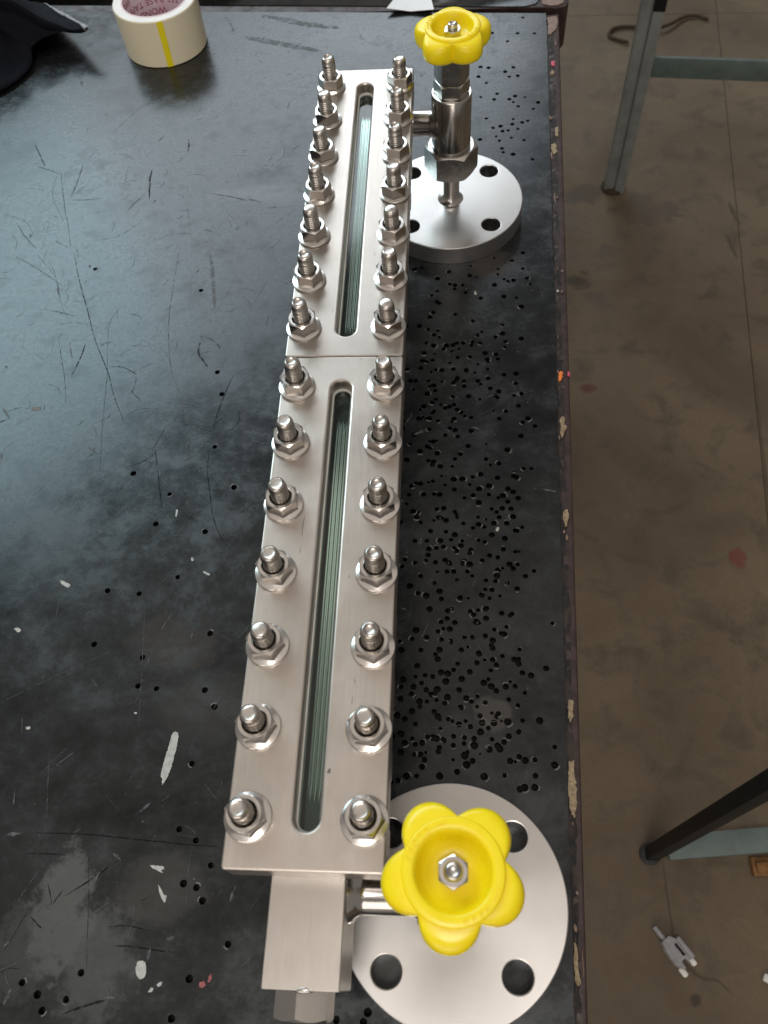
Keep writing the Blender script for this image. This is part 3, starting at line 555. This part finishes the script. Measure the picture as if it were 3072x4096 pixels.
for x in (-26.2, 26.2):
    for yy in rowsY:
        kd = rng.choice((0, 0, 1, 1, 2))
        rz = rng.uniform(0, 6.28)
        if kd not in studs: s = studs[kd] = make_stud(kd).build('stud_bolt', 'stud', gauge, (x, yy, GZ), 40, (0, 0, rz))
        else: s = dup(studs[kd], gauge, (x, yy, GZ), rz)
        s.location.z += rng.uniform(-1.3, 1.2) * MM
        s.rotation_euler.x = rng.uniform(-0.012, 0.012); s.rotation_euler.y = rng.uniform(-0.012, 0.012)
        if nut0 is None: nu = nut0 = make_nut().build('flange_nut', 'nut', s, sharp=22)
        else: nu = dup(nut0, s, (0, 0, 0))
        nu.location = (0, 0, GZ * MM - s.location.z); nu.rotation_euler = (0, 0, rng.uniform(0, 6.28))
strap0 = None
for yy in rowsY:
    if strap0 is None: strap0 = MB().box(-33, 33, -8, 8, -7, 0, 1.0).build('back_strap', 'block', gauge, (0, yy, GZ - 70.2))
    else: dup(strap0, gauge, (0, yy, GZ - 70.2))

# valves
def handwheel_mesh(phase):
    mb2 = MB(); n = 200; rows = []; d0, rho = 17.5, 11.7; ring = 20.4
    def lobe(a):
        dl = (a - phase + math.pi / 5) % (2 * math.pi / 5) - math.pi / 5
        q = rho * rho - (d0 * math.sin(dl)) ** 2
        r = d0 * math.cos(dl) + math.sqrt(q) if q > 0 else 0
        m = 10.0; r = max(r, 1)
        return (r ** m + (ring - 0.9) ** m) ** (1 / m)      # soft union with the ring
    A = [2 * math.pi * i / n for i in range(n)]
    def row(fr, z): return [(fr(a) * math.cos(a), fr(a) * math.sin(a), z) for a in A]
    cst = lambda r: (lambda a: r)
    for r, z in ((3.0, -9.6), (6.5, -9.6), (10.4, -9.4), (10.8, -8.9), (11.4, -8.6), (12.6, -7.6), (13.8, -5.4), (14.6, -2.6), (15.2, -1.0), (15.8, -0.25), (16.5, 0), (19.6, 0), (20.1, -0.25), (20.4, -0.8), (20.4, -1.4)): rows.append(row(cst(r), z))
    ztop, zbot = -1.5, -17.5; zm = (ztop + zbot) / 2; hh = (ztop - zbot) / 2
    for i in range(1, 14):
        t = math.pi * i / 14; ct = math.copysign(abs(math.cos(t)) ** 0.72, math.cos(t)); st = math.sin(t) ** 0.62
        base = 17.0 if i > 7 else 20.4
        rows.append(row(lambda a, st=st, base=base: base + (lobe(a) - base) * st if lobe(a) > base else lobe(a) * 0.0 + base - 0.4 * st, zm + hh * ct))
    for r, z in ((16.0, -17.7), (11.0, -18.2), (9.0, -20.5), (8.2, -22.0), (3.0, -22.0)): rows.append(row(cst(r), z))
    return mb2.grid(rows, close_v=True)
def word(mb2, txt, a_mid, step, rad, size, z):
    for i, chx in enumerate(txt):
        a = a_mid + (i - (len(txt) - 1) / 2) * step
        vs2, fs2 = text_mesh(chx, size, 0.4)
        # tops to the centre, reading counter-clockwise
        ux, uy = -math.sin(a), math.cos(a); vx, vy = -math.cos(a), -math.sin(a)
        px, py = rad * math.cos(a), rad * math.sin(a)
        mb2.add([(px + ux * v.x + vx * (v.y - size * 0.35), py + uy * v.x + vy * (v.y - size * 0.35), z + v.z) for v in vs2], fs2)
def arrow(mb2, a, rad, z, s=1.0):
    ux, uy = -math.sin(a) * s, math.cos(a) * s; vx, vy = -math.cos(a), -math.sin(a); px, py = rad * math.cos(a), rad * math.sin(a)
    P = [(-2.4, -.3), (1, -.3), (1, -1.1), (2.6, 0), (1, 1.1), (1, .3), (-2.4, .3)]
    mb2.add([(px + ux * x + vx * y, py + uy * x + vy * y, zz) for zz in (z - .2, z + .22) for x, y in P], [(7, 8, 9, 10, 11, 12, 13)] + [(i, (i + 1) % 7, 7 + (i + 1) % 7, 7 + i) for i in range(7)])
def valve(vx, vy, pipe_y, wheel_xy, phase, txt0, hexrot, which):
    c0 = Vector((vx - GX, vy - GY, 0))
    T = lambda mb2: mb2.xf(Matrix.Translation(c0))
    s = 34.8
    fl2 = plate(MB(), circle(0, 0, 63.5, 128), [circle(a, b, 8.0, 40) for a in (-s, s) for b in (-s, s)], 0.3, 17, 0.8, 0.9, mi_wall=1)
    f_ = fl2.build('pipe_flange', ['turned', 'turned_rim'], gauge, c0, 11); f_['label'] = which + ' round flange with four bolt holes lying on the bench'
    wob = lambda a, j: 0.10 * math.sin(9 * a + j) * (1 if 0 < j < 5 else 0)
    stb = T(MB().lathe([(11.4, 16.9), (10.8, 17.6), (9.2, 19.0), (8.3, 21.0), (7.8, 22.8), (7.5, 25), (7.5, 48.6)], 40, wob=wob)); stb.build('neck_pipe', 'valve', gauge)
    un = MB(); hexprism(un, 39, 48.5, 71.5, 0, True, True, rot=hexrot); un.build('union_nut', 'hex', gauge, c0, 25)
    body = MB().lathe([(0.01, 70), (15.2, 70), (15.2, 71.4), (16, 72.4), (16, 117.4), (15.4, 118.3), (9.0, 118.4)], 64)
    bo = body.build('valve_body', 'valve', gauge, c0)
    x0 = -44.6 - vx
    rip = lambda a, j: 0.35 * math.sin(11 * a + 1.7 * j) * (1 if j in (1, 2, 3, 7, 8) else 0)
    MB().lathe([(14.0, x0 + 0.0), (13.4, x0 + 1.6), (11.8, x0 + 3.6), (10.6, x0 + 5.6), (9.9, x0 + 7), (9.9, x0 + 9), (9.9, -18.5), (10.6, -16.5), (12.0, -14.2), (13.0, -11.8), (6, -9)], 40, (0, pipe_y - vy, 92), axis='x', wob=rip).build('side_pipe', 'valve', gauge, c0, 50)
    bn = MB(); hexprism(bn, 24.5, 118.4, 129.3, 0, True, True, rot=hexrot); hexprism(bn, 23.5, 129.6, 149.6, 0, True, True, rot=hexrot, ct=0.8)
    bn.lathe([(10.6, 129.0), (10.6, 130.0)], 40); bn.lathe([(8.2, 149), (8.2, 150.8), (7.2, 151.4), (4.2, 151.4), (4.2, 158)], 32); bn.build('bonnet', 'hex', gauge, c0, 25)
    wz = 170.6
    w = handwheel_mesh(phase).build('handwheel', 'yellow', gauge, (wheel_xy[0] - GX, wheel_xy[1] - GY, wz), 50)
    w['label'] = which + ' yellow five-lobed plastic handwheel'
    w.rotation_euler = (R(0.8), R(-0.6), 0)
    lt = MB(); word(lt, 'OPEN', txt0, 0.178, 18.1, 3.1, 0.0); arrow(lt, txt0 + 0.62, 18.0, 0.0); word(lt, 'CLOSE', txt0 + R(206), 0.178, 18.1, 3.1, 0.0); arrow(lt, txt0 + R(206) - 0.70, 18.0, 0.0, -1)
    tag(lt.build('lettering', 'yellow', w, sharp=30), kind='stuff')
    hn = MB(); hexprism(hn, 11.4, -9.5, -2.6, 3.9, True, False, rot=0.0, ct=0.6)
    hn.build('wheel_nut', 'nut', w, sharp=22)
    st = MB().lathe([(3.9, -14)] + [(3.9 - 0.3 * (i % 2), -4 + 0.5 * i) for i in range(8)] + [(3.7, 0.2), (3.2, 1.0), (2.2, 1.4), (1.6, 0.9), (0.01, 0.8)], 28); st.build('stem', 'stud', w, sharp=45)
valve(4.0, 39.8, 36.8, (3.4, 38.6), R(-95), R(-60), R(11), 'near')
valve(3.8, 607.7, 607.0, (4.2, 607.4), R(90), R(-35), R(28), 'far')

# ------------------------------------------------------------------ things on the bench
tp = empty('tape_roll', (-307, 888.9, 0)); tag(tp, 'roll of clear packing tape with a yellow tab, standing on the bench', 'tape')
MB().lathe([(33.6, 0.3), (43.6, 0.3), (44.5, 1.0), (44.5, 47.6), (43.6, 48.6)], 96).build('winding', 'tape', tp)
MB().lathe([(43.6, 48.6), (36, 48.8), (35.4, 48.7)], 96).build('tape_side', 'tape_side', tp)
MB().lathe([(35.4, 48.7), (35.0, 49.1), (33.9, 49.1), (33.6, 48.7), (33.6, 0.3)], 96).build('core', 'core', tp)
mm = MB()
def core_text(txt, z, a0, size):
    vs2, fs2 = text_mesh(txt, size, 0.0)
    # printed upside down on the inner wall
    mm.add([((33.45) * math.cos(a0 + v.x / 33.5), 33.45 * math.sin(a0 + v.x / 33.5), z - v.y) for v in vs2], fs2)
for r_ in range(4):
    for q_ in range(3):
        core_text('WONDER 555' if r_ % 2 == 0 else '555 BASE TAPE', 44 - r_ * 11.0, R(90 + 120 * q_ + r_ * 26), 9.5)
mm.build('core_print', 'core_ink', tp, sharp=180)
aT = math.atan2(-44.0, 13.0)
rows = []
for j in range(7):
    z = 0.6 + j * 47.6 / 6 ; ac = aT - 0.02 + j * 0.004
    rows.append([(44.75 * math.cos(ac + (i - 3) / 3 * 0.072), 44.75 * math.sin(ac + (i - 3) / 3 * 0.072), z) for i in range(7)])
MB().grid(rows, close_u=False).build('yellow_tab', 'tab', tp)

# dark cloth heap on the left
P = [(-383, 872), (-418, 879), (-448, 871), (-452, 842), (-478, 806), (-540, 782), (-640, 790), (-715, 850), (-735, 930), (-700, 1010), (-620, 1045), (-545, 1020), (-498, 985), (-462, 962), (-438, 934), (-412, 905)]
P = smooth(P + [P[0]], 5)[:-1]
cl = empty('black_cloth', (-560, 920, 0)); tag(cl, 'crumpled black cloth with a highlight painted along one edge, beside the tape roll', 'cloth')
cc = (-565, 915); rows = []
for j in range(22):
    s = j / 21; row = []
    for i, (px, py) in enumerate(P):
        x = cc[0] + (px - cc[0]) * s - -560; y = cc[1] + (py - cc[1]) * s - 920
        tip = max(0, 1 - math.hypot(px + 390, py - 880) / 75)
        lift = 11 * max(0, min(1, (px + 480) / 40)) * (1 if py > 866 else 0)
        z = 125 * (1 - s) ** 1.35 * (1 + 0.28 * noise.noise(Vector((x / 60, y / 60, 3)))) + 9 * noise.noise(Vector((x / 22, y / 22, 9))) * min(1, 3 * (1 - s) + 0.2) + 4 * math.sin(i * 0.9 + 3 * s) * s * (1 - s) * 4
        z = max(z, 1.5) + tip * 14 * s ** 2 + lift * s ** 5 + (2 + 3 * abs(noise.noise(Vector((px / 15, py / 15, 1))))) * s
        row.append((x, y, z))
    rows.append(row)
c_o = MB().grid(rows).build('fabric', 'cloth', cl, sharp=180)
so = c_o.modifiers.new('thick', 'SOLIDIFY'); so.thickness = 0.0022; so.offset = 0
edge = [rows[-1][i] for i in range(len(P)) if -466 < P[i][0] < -380 and P[i][1] > 868 and (P[i][1] > 890 + (P[i][0] + 420) * -0.5)]
edge.sort(key=lambda p: -p[1])
hm = MB(); rr = []
for i, p in enumerate(edge):
    w = 2.3 * (0.5 + abs(noise.noise(Vector((p[0] / 6, p[1] / 6, 5))))) * (0.25 + min(1, i / 6))
    rr.append([(p[0] + w * math.cos(t) * 0.75, p[1] + w * math.cos(t) * 0.7, p[2] + 0.9 + w * 0.7 * math.sin(t)) for t in (0, 1.26, 2.5, 3.77, 5.03)])
hm.grid(rr).build('edge_highlight', 'edge_light', cl, sharp=60)  # painted highlight strip along the lifted cloth edge

q = [(-66, 930), (-40, 927.5), (-14, 925), (-20, 958), (-30, 985), (-45, 985), (-54, 955)]
mm = MB(); zz = lambda x, y: 2.5 + 0.12 * (y - 925) + 0.004 * (x + 40) ** 2
rowa = [(x + 40, y - 950, zz(x, y)) for x, y in q]; V2, F2 = tri([(p[0], p[1]) for p in rowa], [])
mm.add([(a, b, zz(a - 40, b + 950)) for a, b in V2], F2); mm.add([(a, b, zz(a - 40, b + 950) - 0.5) for a, b in V2], [f[::-1] for f in F2]); mm.grid([[(a, b, c_ - 0.5) for a, b, c_ in rowa], rowa])
tag(mm.build('paper_scrap', 'paper', None, (-40, 950, 0)), 'white paper scrap lying across the gap behind the far handwheel', 'paper')

# ------------------------------------------------------------------ things on the floor
fr = empty('steel_stand', (560, 860, FZ)); tag(fr, 'grey steel stand with one black leg, standing on the floor beyond the bench edge', 'stand')
O = Vector((-560, -860, 0))
def lg(mb, name, mat): return mb.xf(Matrix.Translation(O)).build(name, mat, fr)
A_ = (371, 1555)
m1 = MB(); m1.box(-21, -1.5, -16, 16, 0, 770, 1.5); m1.box(1.5, 22, -20, 12, 0, 770, 1.5); m1.box(-1.6, 1.6, -10, 10, 0, 769, 0)
m1.xf(Matrix.Translation((*A_, 0)) @ Matrix.Rotation(R(-8), 4, 'Z')); lg(m1, 'leg', 'leg_grey')
m1 = MB().box(1.2, 22.6, -20.8, -8, 395, 768, 1.0); m1.xf(Matrix.Translation((*A_, 0)) @ Matrix.Rotation(R(-8), 4, 'Z')); lg(m1, 'black_sleeve', 'leg_black')
m1 = MB().lathe([(0.01, 0.3), (26, 0.3), (26, 5), (20, 9), (0.01, 9)], 24, (A_[0] - 2, A_[1], 0)); lg(m1, 'foot_pad', 'rust')
m1 = MB().box(0, 460, -4, 4, 262, 302, 1.0); m1.xf(Matrix.Translation((A_[0] + 18, A_[1] - 4, 0)) @ Matrix.Rotation(R(-7), 4, 'Z')); lg(m1, 'stretcher', 'leg_teal')
B_ = (289, 171)
m1 = MB().box(-9, 9, -9, 9, 0.5, 770, 1.5); m1.xf(Matrix.Translation((*B_, 0)) @ Matrix(((1, 0, 0.015, 0), (0, 1, 0.0, 0), (0, 0, 1, 0), (0, 0, 0, 1)))); lg(m1, 'leg', 'leg_black')
m1 = MB().lathe([(0.01, 0.3), (15, 0.3), (15, 5), (12, 7), (0.01, 7)], 24, (B_[0] - 1, B_[1], 0)); lg(m1, 'foot_pad', 'clip_dark')
m1 = MB().box(0, 560, -16, 16, 32, 40, 1.0); m1.xf(Matrix.Translation((B_[0] + 14, B_[1] + 4, 0)) @ Matrix.Rotation(R(6), 4, 'Z')); lg(m1, 'stretcher', 'leg_teal')
for (x, y) in ((830, 1555), (830, 171)): lg(MB().box(x - 16, x + 16, y - 16, y + 16, 0, 770, 1.5), 'leg', 'leg_grey')
for (x0, x1, y0, y1) in ((289, 830, 155, 187), (371, 830, 1539, 1571)): lg(MB().box(x0, x1, y0, y1, 770.5, 800, 1.5), 'top_rail', 'leg_grey')
lg(MB().box(815, 845, 171, 1555, 800.5, 825, 1.5), 'top_rail', 'leg_grey')

def rod(pts, r, name, mat):
    p = smooth(pts, 6); rows = []
    for i, c_ in enumerate(p):
        a = Vector(p[max(0, i - 1)]); b = Vector(p[min(len(p) - 1, i + 1)]); d = (b - a).normalized(); u = d.cross(Vector((0, 0, 1))).normalized(); v = d.cross(u)
        rows.append([tuple(Vector(c_) + (u * math.cos(t) + v * math.sin(t)) * r * (0.2 if i in (0, len(p) - 1) else 1)) for t in [k_ * math.pi / 4 for k_ in range(8)]])
    return MB().grid(rows)
m1 = rod([(-60, -40, 7), (-105, -10, 6), (-98, 20, 6), (-70, 32, 6), (-25, 26, 7), (20, 10, 14), (52, 28, 12), (85, 58, 8), (120, 66, 7), (148, 48, 6)], 4.2, '', '')
tag(m1.build('bent_rod', 'rust', None, (520, 2125, FZ)), 'rusty S-shaped bent rod on the floor behind the grey stand leg', 'rod')
ct = empty('broken_casting', (305, 52, FZ)); tag(ct, 'small grey broken metal clip with two white tips lying on the floor', 'metal clip')
ang = R(-52)
TT = Matrix.Rotation(ang, 4, 'Z')
def cbld(mb, name, mat): return mb.xf(TT).build(name, mat, ct)
out = [(-17, -7), (-6, -11), (12, -12), (22, -9), (23, -4), (14, -3), (14, 3), (23, 5), (23, 11), (8, 13), (-8, 11), (-17, 5)]
V2, F2 = tri(out, [[(-6, 3), (11, 3), (11, 7), (-6, 7)]])
m1 = MB().add([(a, b, 11) for a, b in V2], F2); m1.grid([[(a * 1.03, b * 1.03, 0.4) for a, b in out], [(a, b, 11) for a, b in out]]); hh_ = [(-6, 3), (11, 3), (11, 7), (-6, 7)]; m1.grid([[(a, b, 3) for a, b in hh_], [(a, b, 11) for a, b in hh_]]); cbld(m1, 'body', 'clip_grey')
cbld(MB().add([(-6, 3, 3.2), (11, 3, 3.2), (11, 7, 3.2), (-6, 7, 3.2)], [(0, 1, 2, 3)]), 'recess', 'clip_dark')
cbld(MB().box(-36, -16, -4.5, 1.0, 1, 7, 1.2), 'prong', 'clip_grey'); cbld(MB().box(-10, 20, 9, 15, 6, 15, 1.5), 'side_wall', 'clip_grey')
cbld(MB().box(18, 31, -13, -5.5, 1, 9, 2.5), 'white_tip', 'clip_white'); cbld(MB().box(18, 28, 5, 12, 3, 13, 2.5), 'white_tip', 'clip_white')
m1 = MB().box(-9, 9, -5, 5, 0.4, 7, 2).box(7, 13, -3, 3, 0.6, 5, 1); m1.xf(Matrix.Rotation(R(-25), 4, 'Z')); tag(m1.build('white_chip', 'clip_white', None, (423, 22, FZ)), 'small white plastic chip on the floor at the right picture edge', 'chip')
m1 = MB().box(-28, 60, -12, 12, 0.5, 12, 1.5).box(-24, -6, -9, 5, 11.8, 18, 1.2); m1.xf(Matrix.Rotation(R(4), 4, 'Z')); tag(m1.build('orange_block', 'card', None, (450, 160, FZ)), 'orange brown block on the floor beside the black stand leg', 'block')
